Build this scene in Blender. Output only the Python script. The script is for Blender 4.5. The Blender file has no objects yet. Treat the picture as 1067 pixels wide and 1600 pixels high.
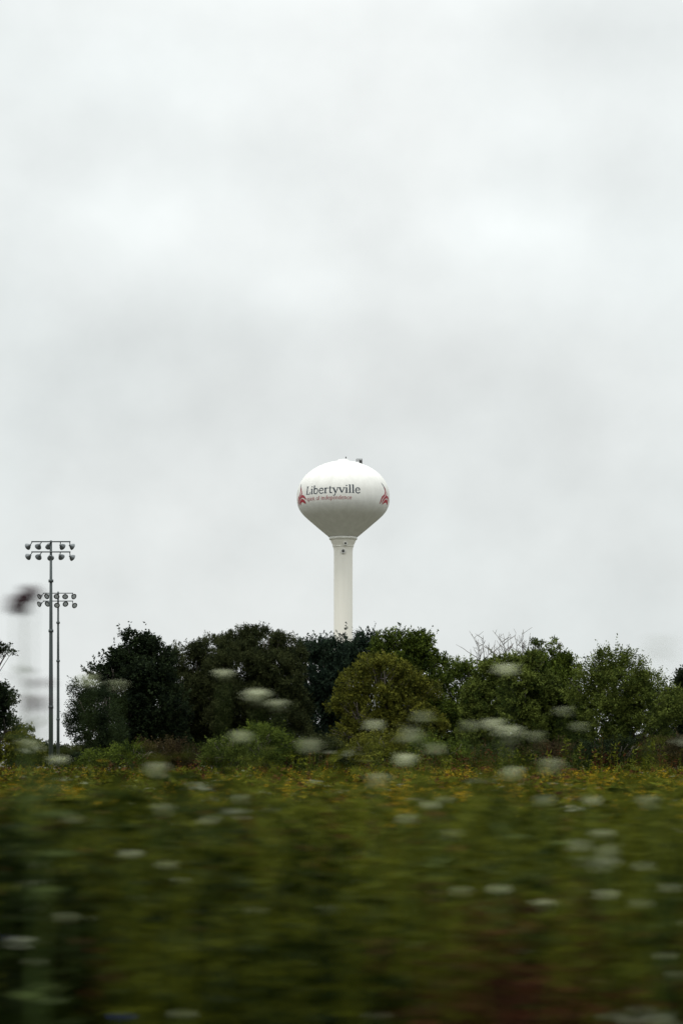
import bpy, math, random
import numpy as np
from mathutils import Vector

SC = bpy.context.scene
C = SC.collection
R = math.radians
rng = np.random.default_rng(7)
random.seed(7)

# ------------------------------------------------------------------ camera
EYE = 1.5                    # eye height in the passing car
FPX, CX, HY = 3600.0, 533.5, 1190.0     # focal length in photo pixels, centre column, horizon row
cd = bpy.data.cameras.new('camera')
cam = bpy.data.objects.new('camera', cd); C.objects.link(cam)
cam.location = (0, 0, EYE); cam.rotation_euler = (R(90), 0, 0)
cd.sensor_fit = 'VERTICAL'; cd.sensor_height = 36; cd.sensor_width = 24
cd.lens = FPX/1600*36; cd.shift_y = (HY-800)/1600
cd.clip_start = 0.1; cd.clip_end = 9000
cd.dof.use_dof = True; cd.dof.focus_distance = 215
cd.dof.aperture_fstop = 5.6; cd.dof.aperture_ratio = 0.20
SC.camera = cam

# ------------------------------------------------------------------ world: overcast sky
SUN_EL, SUN_AZ = 66, 205      # azimuth from +Y clockwise
w = bpy.data.worlds.new('World'); SC.world = w; w.use_nodes = True
nt = w.node_tree; nt.nodes.clear()
N = nt.nodes.new; LK = nt.links.new
def math_node(op, a, b=None, c=None, clamp=False):
    n = N('ShaderNodeMath'); n.operation = op; n.use_clamp = clamp
    for i, v in enumerate((a, b, c)):
        if v is None: continue
        if isinstance(v, (int, float)): n.inputs[i].default_value = v
        else: LK(v, n.inputs[i])
    return n.outputs[0]
out = N('ShaderNodeOutputWorld')
sky = N('ShaderNodeTexSky'); sky.sky_type = 'NISHITA'; sky.sun_disc = False
sky.sun_elevation = R(SUN_EL); sky.sun_rotation = R(SUN_AZ); sky.dust_density = 4
bg1 = N('ShaderNodeBackground'); bg1.inputs['Strength'].default_value = 0.10
LK(sky.outputs[0], bg1.inputs['Color'])
tc = N('ShaderNodeTexCoord'); sep = N('ShaderNodeSeparateXYZ'); LK(tc.outputs['Generated'], sep.inputs[0])
zc = math_node('MAXIMUM', sep.outputs['Z'], 0.0)
# overcast luminance: brighter towards the zenith
zen = math_node('MULTIPLY', math_node('MAXIMUM', math_node('SUBTRACT', zc, 0.30), 0.0), 3.3)
def noise(scale, detail, stretch, seed):
    mp = N('ShaderNodeMapping'); mp.inputs['Scale'].default_value = stretch; mp.inputs['Location'].default_value = (seed, seed*.7, seed*.3)
    LK(tc.outputs['Generated'], mp.inputs[0])
    n = N('ShaderNodeTexNoise'); n.inputs['Scale'].default_value = scale; n.inputs['Detail'].default_value = detail
    n.inputs['Roughness'].default_value = 0.5
    LK(mp.outputs[0], n.inputs['Vector']); return n.outputs['Fac']
def patch(px, py, sx, sy, amp):
    """soft brighter or darker cloud bank in the direction (px,py) of the sky"""
    ax, az = (px-CX)/FPX, (HY-py)/FPX
    yv = math_node('MAXIMUM', sep.outputs['Y'], 0.05)
    dx = math_node('DIVIDE', math_node('SUBTRACT', math_node('DIVIDE', sep.outputs['X'], yv), ax), sx/FPX)
    dz = math_node('DIVIDE', math_node('SUBTRACT', math_node('DIVIDE', sep.outputs['Z'], yv), az), sy/FPX)
    d2 = math_node('ADD', math_node('MULTIPLY', dx, dx), math_node('MULTIPLY', dz, dz))
    return math_node('MULTIPLY', math_node('EXPONENT', math_node('MULTIPLY', d2, -0.7)), amp)
n1 = math_node('MULTIPLY', math_node('SUBTRACT', noise(10, 6, (1, 1, 1.15), 3.1), 0.5), 0.25)
n2 = math_node('MULTIPLY', math_node('SUBTRACT', noise(26, 6, (1, 1, 1.1), 8.2), 0.5), 0.15)
rise = math_node('MULTIPLY', math_node('SMOOTH_MIN', zc, 0.30, 0.05), 0.36)
lum = math_node('ADD', math_node('ADD', math_node('ADD', 0.795, rise), n1), n2)
for a in ((270, 350, 170, 75, .085), (470, 455, 110, 40, .06), (780, 355, 130, 50, .11), (920, 430, 140, 70, .07), (580, 100, 300, 170, .065), (820, 210, 90, 60, .03),
          (330, 640, 330, 62, -.055), (840, 640, 200, 70, -.06), (960, 20, 150, 60, -.07), (110, 210, 90, 70, -.03), (380, 260, 180, 50, -.02), (620, 540, 260, 50, -.045), (60, 560, 130, 60, -.02)):
    lum = math_node('ADD', lum, patch(*a))
lum = math_node('ADD', lum, zen)
tint = N('ShaderNodeMix'); tint.data_type = 'RGBA'
tint.inputs['A'].default_value = (0.945, 0.997, 0.99, 1); tint.inputs['B'].default_value = (0.985, 1.0, 0.985, 1)
LK(math_node('ADD', math_node('MULTIPLY', noise(5, 2, (1, 1, 1.4), 5.5), 1.4), -0.55, clamp=True), tint.inputs['Factor'])
bg2 = N('ShaderNodeBackground'); LK(tint.outputs['Result'], bg2.inputs['Color']); LK(lum, bg2.inputs['Strength'])
mx = N('ShaderNodeMixShader'); mx.inputs[0].default_value = 0.96
LK(bg1.outputs[0], mx.inputs[1]); LK(bg2.outputs[0], mx.inputs[2]); LK(mx.outputs[0], out.inputs['Surface'])

sl = bpy.data.lights.new('sun', 'SUN'); sl.energy = 1.1; sl.angle = R(14); sl.color = (1, 0.95, 0.87)
sun = bpy.data.objects.new('sun', sl); C.objects.link(sun)
az = R(SUN_AZ)
sd = Vector((math.sin(az)*math.cos(R(SUN_EL)), math.cos(az)*math.cos(R(SUN_EL)), math.sin(R(SUN_EL))))
sun.rotation_euler = sd.to_track_quat('Z', 'Y').to_euler()
sun.location = (0, 0, 60)
SC.view_settings.view_transform = 'Standard'; SC.view_settings.look = 'None'
SC.view_settings.exposure = 0; SC.view_settings.gamma = 1; SC.view_settings.use_curve_mapping = False
SC.cycles.max_bounces = 5; SC.cycles.diffuse_bounces = 3; SC.cycles.transmission_bounces = 3

# ------------------------------------------------------------------ helpers
def at(px, py, d):
    """photo pixel at a distance -> world point"""
    return np.array([(px-CX)/FPX*d, d, EYE+(HY-py)/FPX*d])

def gz(y):
    """height of the ground: road, ditch, low bank, level field"""
    return np.interp(y, [-400, -8, -7, 2.4, 3.0, 3.6, 5.5, 8.0, 10, 17, 60], [0, 0, -.02, -.02, -.2, -.12, .04, .12, .10, 0, 0])

def link(name, mesh, mats, parent=None):
    o = bpy.data.objects.new(name, mesh); C.objects.link(o)
    for m in (mats if isinstance(mats, (list, tuple)) else [mats]): mesh.materials.append(m)
    if parent: o.parent = parent
    return o

def raw_mesh(name, v, f, tone=None, smooth=False):
    """v (n,3), f (m,4) quads as arrays"""
    me = bpy.data.meshes.new(name)
    v = np.asarray(v, np.float32); f = np.asarray(f, np.int32)
    me.vertices.add(len(v)); me.vertices.foreach_set('co', v.ravel())
    me.loops.add(f.size); me.loops.foreach_set('vertex_index', f.ravel())
    me.polygons.add(len(f)); me.polygons.foreach_set('loop_start', np.arange(0, f.size, f.shape[1], dtype=np.int32))
    me.polygons.foreach_set('loop_total', np.full(len(f), f.shape[1], np.int32))
    if smooth: me.polygons.foreach_set('use_smooth', np.ones(len(f), bool))
    if tone is not None:
        a = me.attributes.new('tone', 'FLOAT', 'POINT'); a.data.foreach_set('value', np.asarray(tone, np.float32))
    me.update(); me.validate(); return me

class Geo:
    """collects quads"""
    def __init__(s): s.v = []; s.f = []; s.t = []; s.n = 0
    def add(s, v, f, tone=None):
        v = np.asarray(v, float).reshape(-1, 3); f = np.asarray(f, int)
        s.v.append(v); s.f.append(f+s.n); s.n += len(v)
        s.t.append(np.zeros(len(v)) if tone is None else np.broadcast_to(tone, (len(v),)))
    def tube(s, pts, rad, seg=6, caps=True):
        pts = np.asarray(pts, float); n = len(pts); rad = np.broadcast_to(rad, (n,))
        tan = np.gradient(pts, axis=0); tan /= np.linalg.norm(tan, axis=1)[:, None]+1e-9
        ref = np.array([1., 0, 0]) if abs(tan[:, 2]).mean() > .7 else np.array([0, 0, 1.])
        a = np.cross(tan, ref); a /= np.linalg.norm(a, axis=1)[:, None]+1e-9
        b = np.cross(tan, a)
        th = np.arange(seg)/seg*2*np.pi
        ring = pts[:, None]+rad[:, None, None]*(np.cos(th)[None, :, None]*a[:, None]+np.sin(th)[None, :, None]*b[:, None])
        i = np.arange(n-1)[:, None]*seg; j = np.arange(seg)[None]; k = (j+1) % seg
        f = np.stack([i+j, i+k, i+seg+k, i+seg+j], -1).reshape(-1, 4)
        v = ring.reshape(-1, 3)
        if caps:
            c0, c1 = len(v), len(v)+1
            v = np.vstack([v, pts[:1], pts[-1:]])
            h = np.arange(0, seg, 2)
            f = np.vstack([f, np.stack([np.full(len(h), c0), (h+2) % seg, (h+1) % seg, h], -1),
                           np.stack([np.full(len(h), c1), (n-1)*seg+h, (n-1)*seg+(h+1) % seg, (n-1)*seg+(h+2) % seg], -1)])
        s.add(v, f)
    def lathe(s, prof, org=(0, 0, 0), M=None, seg=24):
        """prof [(r,z)] round the local z axis"""
        prof = np.asarray(prof, float); th = np.arange(seg)/seg*2*np.pi; n = len(prof)
        v = np.stack([prof[:, None, 0]*np.cos(th), prof[:, None, 0]*np.sin(th), np.broadcast_to(prof[:, None, 1], (n, seg))], -1).reshape(-1, 3)
        if M is not None: v = v @ np.array(M).T
        i = np.arange(n-1)[:, None]*seg; j = np.arange(seg)[None]; k = (j+1) % seg
        s.add(v+np.array(org), np.stack([i+j, i+k, i+seg+k, i+seg+j], -1).reshape(-1, 4))
    def leaves(s, c, d, L, W, tone=0.):
        """rhombic leaves: c base (n,3), d direction (n,3)"""
        n = len(c); d = d/(np.linalg.norm(d, axis=1)[:, None]+1e-9)
        sd = np.cross(d, rng.normal(size=(n, 3))); sd /= np.linalg.norm(sd, axis=1)[:, None]+1e-9
        L = np.broadcast_to(L, (n,))[:, None]; W = np.broadcast_to(W, (n,))[:, None]
        up = np.cross(sd, d)
        m = c+d*L*.45+up*L*.08
        v = np.stack([c, m+sd*W/2, c+d*L, m-sd*W/2], 1).reshape(-1, 3)
        s.add(v, np.arange(4*n).reshape(n, 4), np.repeat(np.broadcast_to(tone, (n,)), 4))
    def obj(s, name, mat, parent=None, smooth=False):
        return link(name, raw_mesh(name, np.vstack(s.v), np.vstack(s.f), np.concatenate(s.t), smooth), mat, parent)

def box(g, x0, x1, y0, y1, z0, z1):
    v = [(x, y, z) for z in (z0, z1) for y in (y0, y1) for x in (x0, x1)]
    g.add(v, [(0, 2, 3, 1), (4, 5, 7, 6), (0, 1, 5, 4), (2, 6, 7, 3), (0, 4, 6, 2), (1, 3, 7, 5)])

def tag(o, label, cat=None, group=None, kind=None):
    if label: o['label'] = label
    if cat: o['category'] = cat
    if group: o['group'] = group
    if kind: o['kind'] = kind
    return o
def thing(name, label, cat, loc, group=None):
    o = bpy.data.objects.new(name, None); C.objects.link(o); o.location = [float(a) for a in loc]
    o.empty_display_size = .5
    return tag(o, label, cat, group)

# ------------------------------------------------------------------ materials
def mat(name, col, rough=.6, metal=0., noise_scale=None, col2=None, amt=.5, bump=0., stretch=(1, 1, 1), spec=.5):
    m = bpy.data.materials.new(name); m.use_nodes = True; t = m.node_tree; b = t.nodes['Principled BSDF']
    b.inputs['Base Color'].default_value = (*col, 1); b.inputs['Roughness'].default_value = rough; b.inputs['Metallic'].default_value = metal
    b.inputs['Specular IOR Level'].default_value = spec
    if noise_scale:
        co = t.nodes.new('ShaderNodeTexCoord'); mp = t.nodes.new('ShaderNodeMapping'); mp.inputs['Scale'].default_value = stretch
        n = t.nodes.new('ShaderNodeTexNoise'); n.inputs['Scale'].default_value = noise_scale; n.inputs['Detail'].default_value = 5
        t.links.new(co.outputs['Object'], mp.inputs[0]); t.links.new(mp.outputs[0], n.inputs['Vector'])
        r = t.nodes.new('ShaderNodeValToRGB'); r.color_ramp.elements[0].position = .5-amt/2; r.color_ramp.elements[1].position = .5+amt/2
        r.color_ramp.elements[0].color = (*col, 1); r.color_ramp.elements[1].color = (*(col2 or col), 1)
        t.links.new(n.outputs['Fac'], r.inputs[0]); t.links.new(r.outputs[0], b.inputs['Base Color'])
        if bump:
            bp = t.nodes.new('ShaderNodeBump'); bp.inputs['Strength'].default_value = bump
            t.links.new(n.outputs['Fac'], bp.inputs['Height']); t.links.new(bp.outputs[0], b.inputs['Normal'])
    return m
def leafmat(name, a, b_, trans=.18, rough=.7, gain=1.0):
    """foliage: colour runs from a to b with the leaf's own tone"""
    m = bpy.data.materials.new(name); m.use_nodes = True; t = m.node_tree; p = t.nodes['Principled BSDF']; o = t.nodes['Material Output']
    at_ = t.nodes.new('ShaderNodeAttribute'); at_.attribute_name = 'tone'
    r = t.nodes.new('ShaderNodeValToRGB')
    a = [c*gain for c in a]; b_ = [c*gain for c in b_]
    r.color_ramp.elements[0].color = (*a, 1); r.color_ramp.elements[1].color = (*b_, 1)
    t.links.new(at_.outputs['Fac'], r.inputs[0]); t.links.new(r.outputs[0], p.inputs['Base Color'])
    p.inputs['Roughness'].default_value = rough; p.inputs['Specular IOR Level'].default_value = .03
    tr = t.nodes.new('ShaderNodeBsdfTranslucent'); mx = t.nodes.new('ShaderNodeMixShader'); mx.inputs[0].default_value = trans
    t.links.new(r.outputs[0], tr.inputs['Color']); t.links.new(p.outputs[0], mx.inputs[1]); t.links.new(tr.outputs[0], mx.inputs[2])
    t.links.new(mx.outputs[0], o.inputs['Surface'])
    return m

M_bark = mat('bark', (.05, .04, .032), .9, noise_scale=6, col2=(.10, .085, .07), bump=.5, stretch=(3, 3, .6))
M_deadwood = mat('dead_wood', (.09, .08, .07), .9, noise_scale=6, col2=(.15, .135, .12))
M_soil = mat('field_soil', (.035, .034, .016), .95, noise_scale=.8, col2=(.06, .055, .028))
M_asphalt = mat('asphalt', (.04, .04, .042), .9, noise_scale=40, col2=(.065, .065, .065), bump=.2)
M_roadline = mat('road_paint', (.75, .74, .70), .7)
M_white = mat('tank_paint', (.66, .655, .625), .6, noise_scale=1.3, col2=(.56, .553, .525), amt=.55, stretch=(1, 1, .2), spec=.2)
M_stem = mat('pedestal_paint', (.76, .735, .67), .6, noise_scale=1.6, col2=(.70, .675, .61), amt=.7, stretch=(1, 1, .06), spec=.3)
M_ring = mat('ring_paint', (.72, .71, .66), .5)
M_text = mat('lettering_slate', (.018, .028, .042), .6)
M_red = mat('lettering_red', (.27, .014, .028), .6)
M_crimson = mat('emblem_crimson', (.30, .008, .02), .6)
M_dark = mat('dark_steel', (.035, .035, .035), .6)
M_pole = mat('galvanised_pole', (.040, .052, .054), .6, .3, noise_scale=3, col2=(.056, .068, .068), stretch=(1, 1, .1))
M_alu = mat('lamp_aluminium', (.10, .11, .115), .4, .5)
M_lens = mat('lamp_glass', (.40, .43, .45), .12, .0)

# ------------------------------------------------------------------ ground, road
ys = np.array([-3500, -400, -60, -8, -7, 2.4, 2.7, 3.0, 3.3, 3.6, 4.5, 5.5, 6.5, 7.2, 8, 9, 10, 12, 14, 17, 25, 40, 60, 100, 200, 400, 900, 2000, 4500])
xs = np.array([-4500, -1500, -500, -150, -50, -20, -10, -5, 0, 5, 10, 20, 50, 150, 500, 1500, 4500])
gx, gy = np.meshgrid(xs, ys)
v = np.stack([gx, gy, gz(gy)], -1).reshape(-1, 3)
ny, nx = gx.shape
i = np.arange(ny-1)[:, None]*nx; j = np.arange(nx-1)[None]
f = np.stack([i+j, i+j+1, i+nx+j+1, i+nx+j], -1).reshape(-1, 4)
tag(link('ground', raw_mesh('ground', v, f), M_soil), None, kind='structure')
g = Geo(); box(g, -1500, 1500, -6.4, 2.2, -.15, 0.0)
road = tag(g.obj('road', M_asphalt), None, kind='structure')
g = Geo()
g.add([(-1500, 1.62, .004), (1500, 1.62, .004), (1500, 1.74, .004), (-1500, 1.74, .004)], [(0, 1, 2, 3)])
g.add([(-1500, -5.9, .004), (1500, -5.9, .004), (1500, -5.78, .004), (-1500, -5.78, .004)], [(0, 1, 2, 3)])
g.obj('road_marking', M_roadline, road)

# ------------------------------------------------------------------ water tower
TD = 395.0; TS = TD/FPX                        # metres per photo pixel at the tower
tcx = (536.2-CX)*TS
zt = lambda py: EYE+(HY-py)*TS
tower = thing('water_tower', 'tall white pedestal water tower with rounded tank rising behind the trees', 'water tower', (tcx, TD, 0))
prof_px = [(0, 720.3), (8, 720.6), (16, 721.8), (25, 723.9), (34, 727.2), (43, 731.6), (51, 736.8), (58, 742.8), (64, 750), (68.5, 758),
           (71.3, 766.5), (72.4, 775), (72.3, 783), (70.8, 790.5), (67.6, 797.5), (62.8, 804), (56, 810.6), (47.5, 818), (39, 825.3), (30.5, 832.4), (22.6, 839)]
P = np.array(prof_px); 
def crom(p, k=6):
    p = np.asarray(p, float); o = []
    q = np.vstack([2*p[0]-p[1], p, 2*p[-1]-p[-2]])
    for i in range(len(p)-1):
        a, b, c, d = q[i:i+4]
        for t in np.arange(k)/k:
            o.append(.5*((2*b)+(-a+c)*t+(2*a-5*b+4*c-d)*t*t+(-a+3*b-3*c+d)*t**3))
    o.append(p[-1]); return np.array(o)
PS = crom(P, 5); PS[:, 0] = np.maximum(PS[:, 0], 0.001)
prof = np.stack([PS[:, 0]*TS, zt(PS[:, 1])], -1)
g = Geo(); g.lathe(prof[::-1], seg=144); g.obj('tank', M_white, tower, smooth=True)
def rad_at(z): return np.interp(z, prof[::-1, 1], prof[::-1, 0])
# pedestal: flare under the tank, straight shaft, bell at the foot
fl = crom([(20.6, 842.5), (18.6, 847.5), (16.6, 852), (15.2, 857), (14.7, 862), (14.6, 870)], 4)
ped = [(r*TS, zt(y)) for r, y in fl]+[(14.6*TS, z) for z in np.arange(zt(880), 7, -3)]+[(1.62, 6), (1.75, 4.6), (2.1, 3.0), (2.7, 1.4), (3.3, 0)]
g = Geo(); g.lathe(ped[::-1], seg=72); g.obj('pedestal', M_stem, tower, smooth=True)
g = Geo(); g.lathe([(20.4*TS, zt(843.5)), (21.7*TS, zt(843.2)), (22.0*TS, zt(839.3)), (20.9*TS, zt(838.2))], seg=72); g.obj('neck_ring', M_ring, tower)
g = Geo(); g.lathe([(14.7*TS, zt(854.6)), (16.0*TS+.06, zt(854.5)), (16.05*TS+.06, zt(853.9)), (15.5*TS, zt(853.6))], seg=72); g.obj('weld_band', M_ring, tower)
# door at the foot
g = Geo(); box(g, -.5, .5, -3.1, -2.2, .1, 2.2); g.obj('door', M_ring, tower)
# portholes on the shaft
def port(px, py, r, ring_mat, core_mat):
    rr = 15.2*TS if py > 855 else 17.8*TS
    a = math.asin((px-536.2)*TS/rr); z = EYE+(HY-py)*(TD-rr)/FPX
    c = np.array([rr*math.sin(a), -rr*math.cos(a)-.02, z])
    # local z axis pointing at the camera
    M = np.array([[1, 0, 0], [0, 0, -1], [0, 1, 0]], float)
    g = Geo(); g.lathe([(r*.55, .0), (r*.6, .13), (r*.95, .13), (r, .0)], c, M, 20); o = g.obj('porthole', ring_mat, tower, True)
    g = Geo(); g.lathe([(r*.50, .02), (0.001, .05)], c, M, 20); g.obj('glass', core_mat, o)
port(539.6, 849.0, .36, M_ring, M_dark); port(536.2, 861.2, .44, M_white, M_dark)
# roof fittings
g = Geo(); g.lathe([(1.05, -.1), (1.05, .12), (.75, .30), (0.001, .36)], (0, 0, zt(720.8)), seg=24); g.obj('roof_vent', M_white, tower, True)
g = Geo(); g.tube([(.45, 0, zt(720.5)), (.45, 0, zt(713.8))], [.05, .04], 6); g.tube([(.45, 0, zt(715.6)), (.45, 0, zt(713.6))], .10, 8)
g.obj('aviation_light', M_dark, tower)
g = Geo(); zr = zt(724.0); x0 = 20.5*TS; x1 = 29.5*TS
for x in (x0, (x0+x1)/2, x1):
    for y in (-.5, .5): g.tube([(x, y, zr-.2), (x, y, zt(717.6))], .035, 6)
for y in (-.5, .5):
    for z in (zt(717.6), zt(720)): g.tube([(x0, y, z), (x1, y, z)], .035, 6)
for x in (x0, x1): g.tube([(x, -.5, zt(717.6)), (x, .5, zt(717.6))], .035, 6)
g.obj('railing', M_dark, tower)
g = Geo(); box(g, x0+.48, x1-.05, -.4, .4, zr-.25, zt(719.3)); g.obj('roof_hatch', M_dark, tower)
# ladder on the far side
g = Geo()
for x in (-.22, .22): g.tube([(x, 1.85, 2), (x, 1.85, zt(870))], .03, 5)
for z in np.arange(2.2, zt(870), .6): g.tube([(-.22, 1.85, z), (.22, 1.85, z)], .015, 4)
g.obj('ladder', M_ring, tower)

# lettering: a small hand-drawn serif alphabet, strokes = (points, width)
TH, TN = .205, .10
def ser(x, y, w=.38): return ([(x-w/2, y), (x+w/2, y)], TN)
ST = {
 'L': (1.12, [([(.3, 0), (.34, 1.5)], TH), ser(.33, 1.47, .5), ([(.08, .05), (.95, .05)], TN), ([(.93, .02), (1.02, .42)], TN)]),
 'i': (.52, [([(.25, 0), (.25, 1.0)], TH), ser(.25, .04), ([(.06, .93), (.3, .97)], TN), ([(.25, 1.27), (.25, 1.47)], TH)]),
 'l': (.52, [([(.25, 0), (.25, 1.58)], TH), ser(.25, .04), ([(.06, 1.5), (.3, 1.55)], TN)]),
 'b': (1.06, [([(.22, .04), (.22, 1.58)], TH), ([(.04, 1.5), (.26, 1.55)], TN), ([(.24, .78), (.5, .98), (.78, .88), (.88, .5), (.74, .1), (.48, .0), (.24, .12)], .15)]),
 'd': (1.06, [([(.82, .04), (.82, 1.58)], TH), ([(.62, 1.5), (.84, 1.55)], TN), ([(.8, .78), (.54, .98), (.26, .88), (.14, .5), (.28, .1), (.54, .0), (.8, .12)], .15), ([(.82, .04), (1.0, .04)], TN)]),
 'p': (1.06, [([(.22, -.5), (.22, 1.0)], TH), ser(.22, -.48), ([(.04, .93), (.26, .97)], TN), ([(.24, .78), (.5, .98), (.78, .88), (.88, .5), (.74, .1), (.48, .0), (.24, .12)], .15)]),
 'e': (.94, [([(.14, .55), (.8, .55)], TN), ([(.8, .55), (.74, .85), (.5, .98), (.24, .85), (.13, .5), (.25, .12), (.52, .0), (.84, .17)], .145)]),
 'c': (.88, [([(.78, .78), (.55, .98), (.26, .86), (.13, .5), (.26, .12), (.52, .0), (.8, .17)], .15)]),
 'o': (1.0, [([(.5, .99), (.22, .85), (.12, .5), (.22, .14), (.5, .0), (.78, .14), (.88, .5), (.78, .85), (.5, .99)], .15)]),
 'r': (.76, [([(.25, 0), (.25, 1.0)], TH), ser(.26, .04, .44), ([(.06, .93), (.3, .97)], TN), ([(.27, .66), (.42, .93), (.7, .92)], .14)]),
 't': (.66, [([(.27, 1.28), (.26, .3), (.34, .06), (.6, .08)], .16), ([(.04, .95), (.58, .95)], TN)]),
 'y': (.98, [([(.14, .98), (.5, .06)], TH), ([(.86, .98), (.5, .02), (.34, -.4), (.12, -.46)], .11), ser(.16, .96), ser(.84, .96, .32)]),
 'v': (.98, [([(.14, .98), (.5, .04)], TH), ([(.86, .98), (.5, .02)], .11), ser(.16, .96), ser(.84, .96, .32)]),
 'n': (1.1, [([(.25, 0), (.25, 1.0)], TH), ser(.26, .04), ([(.06, .93), (.3, .97)], TN), ([(.27, .72), (.52, .98), (.78, .85), (.83, .55), (.83, .04)], .17), ser(.84, .04)]),
 's': (.78, [([(.64, .82), (.42, .98), (.18, .82), (.26, .6), (.54, .44), (.64, .2), (.4, .0), (.12, .18)], .14)]),
 'f': (.62, [([(.62, 1.5), (.42, 1.55), (.27, 1.3), (.27, .04)], .17), ([(.04, .95), (.55, .95)], TN), ser(.27, .04)]),
 ' ': (.5, []),
}
def strip(g, pts, wd, mapf, k=5):
    """a painted stroke: wd one width or one per point"""
    p = crom(pts, k) if len(pts) > 2 else np.linspace(pts[0], pts[1], 8)
    wd = np.interp(np.linspace(0, 1, len(p)), np.linspace(0, 1, len(wd)), wd) if np.ndim(wd) else np.full(len(p), wd)
    t = np.gradient(p, axis=0); t /= np.linalg.norm(t, axis=1)[:, None]+1e-9
    n = np.stack([-t[:, 1], t[:, 0]], -1)*wd[:, None]/2
    v = np.stack([p+n, p-n], 1).reshape(-1, 2)
    i = np.arange(len(p)-1)*2
    g.add(mapf(v), np.stack([i, i+1, i+3, i+2], -1))
RT = 71.0*TS
def on_tank(az0, y0, su, sv, lift=.02):
    """u,v in letter units -> the curved tank: az0 degrees, y0 photo row of the baseline at the front"""
    z0 = EYE+(HY-y0)*(TD-RT*.93)/FPX
    def m(uv):
        a = R(az0)+uv[:, 0]*su*TS/RT; z = z0+uv[:, 1]*sv*TS; r = rad_at(z)+lift
        return np.stack([r*np.sin(a), -r*np.cos(a), z], -1)
    return m
def write(txt, name, az0, az1, y0, sv, m_, lift=.02, bold=1.):
    adv = sum(ST[c][0] for c in txt); su = R(az1-az0)*RT/TS/adv
    mf = on_tank(az0, y0, su, sv, lift); g = Geo(); x = 0
    for ch in txt:
        a, st = ST[ch]
        for q, (pts, wd) in enumerate(st): strip(g, [(px+x, py) for px, py in pts], wd*bold, lambda uv, e=q*.003: mf(uv)*(1+0) + 0*e)
        x += a
    return g.obj(name, m_, tower)
write('Libertyville', 'town_lettering', -52.5, 21.5, 770.6, 8.3, M_text, bold=1.12)
write('spirit of independence', 'motto_lettering', -51.5, 10.5, 780.3, 3.7, M_red, bold=1.0)
def emblem(az0):
    mf = on_tank(az0, 783.6, 1, 1); S = lambda pts: [(u*30, v*32.5) for u, v in pts]
    g = Geo(); strip(g, S([(.24, 1.0), (.34, .90), (.42, .78), (.44, .68)]), [.4, 2.0, 3.0, 1.8], mf); o = g.obj('emblem', M_text, tower)
    g = Geo()
    strip(g, S([(.42, .82), (.50, .66), (.40, .44), (.14, .26), (.02, -.02)]), [1.0, 3.6, 2.8, 3.4, 1.6], mf)
    strip(g, S([(.62, .62), (.64, .50), (.48, .34), (.24, .18)]), [.4, 2.4, 2.0, .8], mf)
    strip(g, S([(.16, .02), (.30, .20), (.55, .34), (.82, .32), (1.0, .18)]), [1.4, 3.0, 4.2, 4.0, 2.0], mf); g.obj('ribbon', M_red, o)
    g = Geo(); strip(g, S([(.26, -.03), (.42, .10), (.62, .16), (.80, .10), (.92, .0)]), [1.6, 4.0, 5.4, 4.8, 2.4], mf); g.obj('ribbon', M_crimson, o)
emblem(-77); emblem(52.5); emblem(181)

# ------------------------------------------------------------------ floodlight poles
def basis(d):
    d = np.array(d, float); d /= np.linalg.norm(d)
    x = np.cross(d, [0, 0, 1]); x /= np.linalg.norm(x); y = np.cross(d, x)
    return np.stack([x, y, d], 1)
def flood_pole(px, D, top, arms, x0, x1, rows, w0, w1, face, label, lw):
    S = D/FPX; zz = lambda y: EYE+(HY-y)*S; X = lambda x: (x-px)*S
    t = thing('floodlight_pole', label, 'floodlight pole', ((px-CX)*S, D, 0), 'floodlight poles at the sports field')
    g = Geo(); zt_ = zz(top)
    g.tube([(0, 0, z) for z in (0, zt_*.35, zt_*.7, zt_)], np.array([w0*1.08, w0, (w0+w1)/2, w1])*S/2, 14)
    g.obj('pole', M_pole, t, True)
    for zc_ in (.30*zt_, .62*zt_, .83*zt_):
        g = Geo(); g.tube([(0, 0, zc_-.12), (0, 0, zc_+.12)], (w0*.5+.6)*S, 12); g.obj('collar', M_pole, t)
    g = Geo(); g.tube([(0, 0, 0), (0, 0, .35)], .42, 16); g.obj('footing', M_ring, t)
    for ya, xs_ in zip(arms, rows):
        za = zz(ya); g = Geo(); n = len(xs_)
        box(g, X(x0), X(x1), -.10-w1*S/2, .02-w1*S/2, za-.05, za+.05); arm = g.obj('crossarm', M_pole, t)
        for k, (lx, ly) in enumerate(xs_):
            ax = x0+(x1-x0)*(.02+.96*k/(n-1)); spread = (k-(n-1)/2)/((n-1)/2)
            pa = np.array([X(ax), -.04-w1*S/2, za-.03]); pc = np.array([X(lx), .05 if face > 0 else -.25, zz(ly)])
            d = np.array([spread*(1.25 if face > 0 else .9)+rng.normal()*.12, face*1.0, -.62+rng.normal()*.05]); B = basis(d)
            R0 = lw*S/2
            rim = Geo(); rim.lathe([(.95*R0, .24*R0), (.64*R0, .28*R0)], pc, B, 20)
            g = Geo(); q = [(.16*R0, -1.05*R0), (.34*R0, -.98*R0), (.40*R0, -.62*R0), (.62*R0, -.42*R0), (.86*R0, -.12*R0), (.98*R0, .22*R0), (1.04*R0, .28*R0), (.96*R0, .27*R0), (.90*R0, .18*R0)]
            g.lathe([(0.001, -1.06*R0)]+q, pc, B, 20); lamp = g.obj('floodlight', M_alu, t, True); rim.obj('rim', M_dark, lamp)
            g = Geo(); g.lathe([(.66*R0, .285*R0), (.4*R0, .30*R0), (.001, .31*R0)], pc, B, 20); g.obj('lens', M_lens, lamp, True)
            g = Geo(); back = pc-B[:, 2]*R0*.7
            g.tube([pa, pa*.5+back*.5+np.array([0, 0, -.02]), back], .045, 6); g.obj('bracket', M_pole, lamp)
    return t
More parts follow.
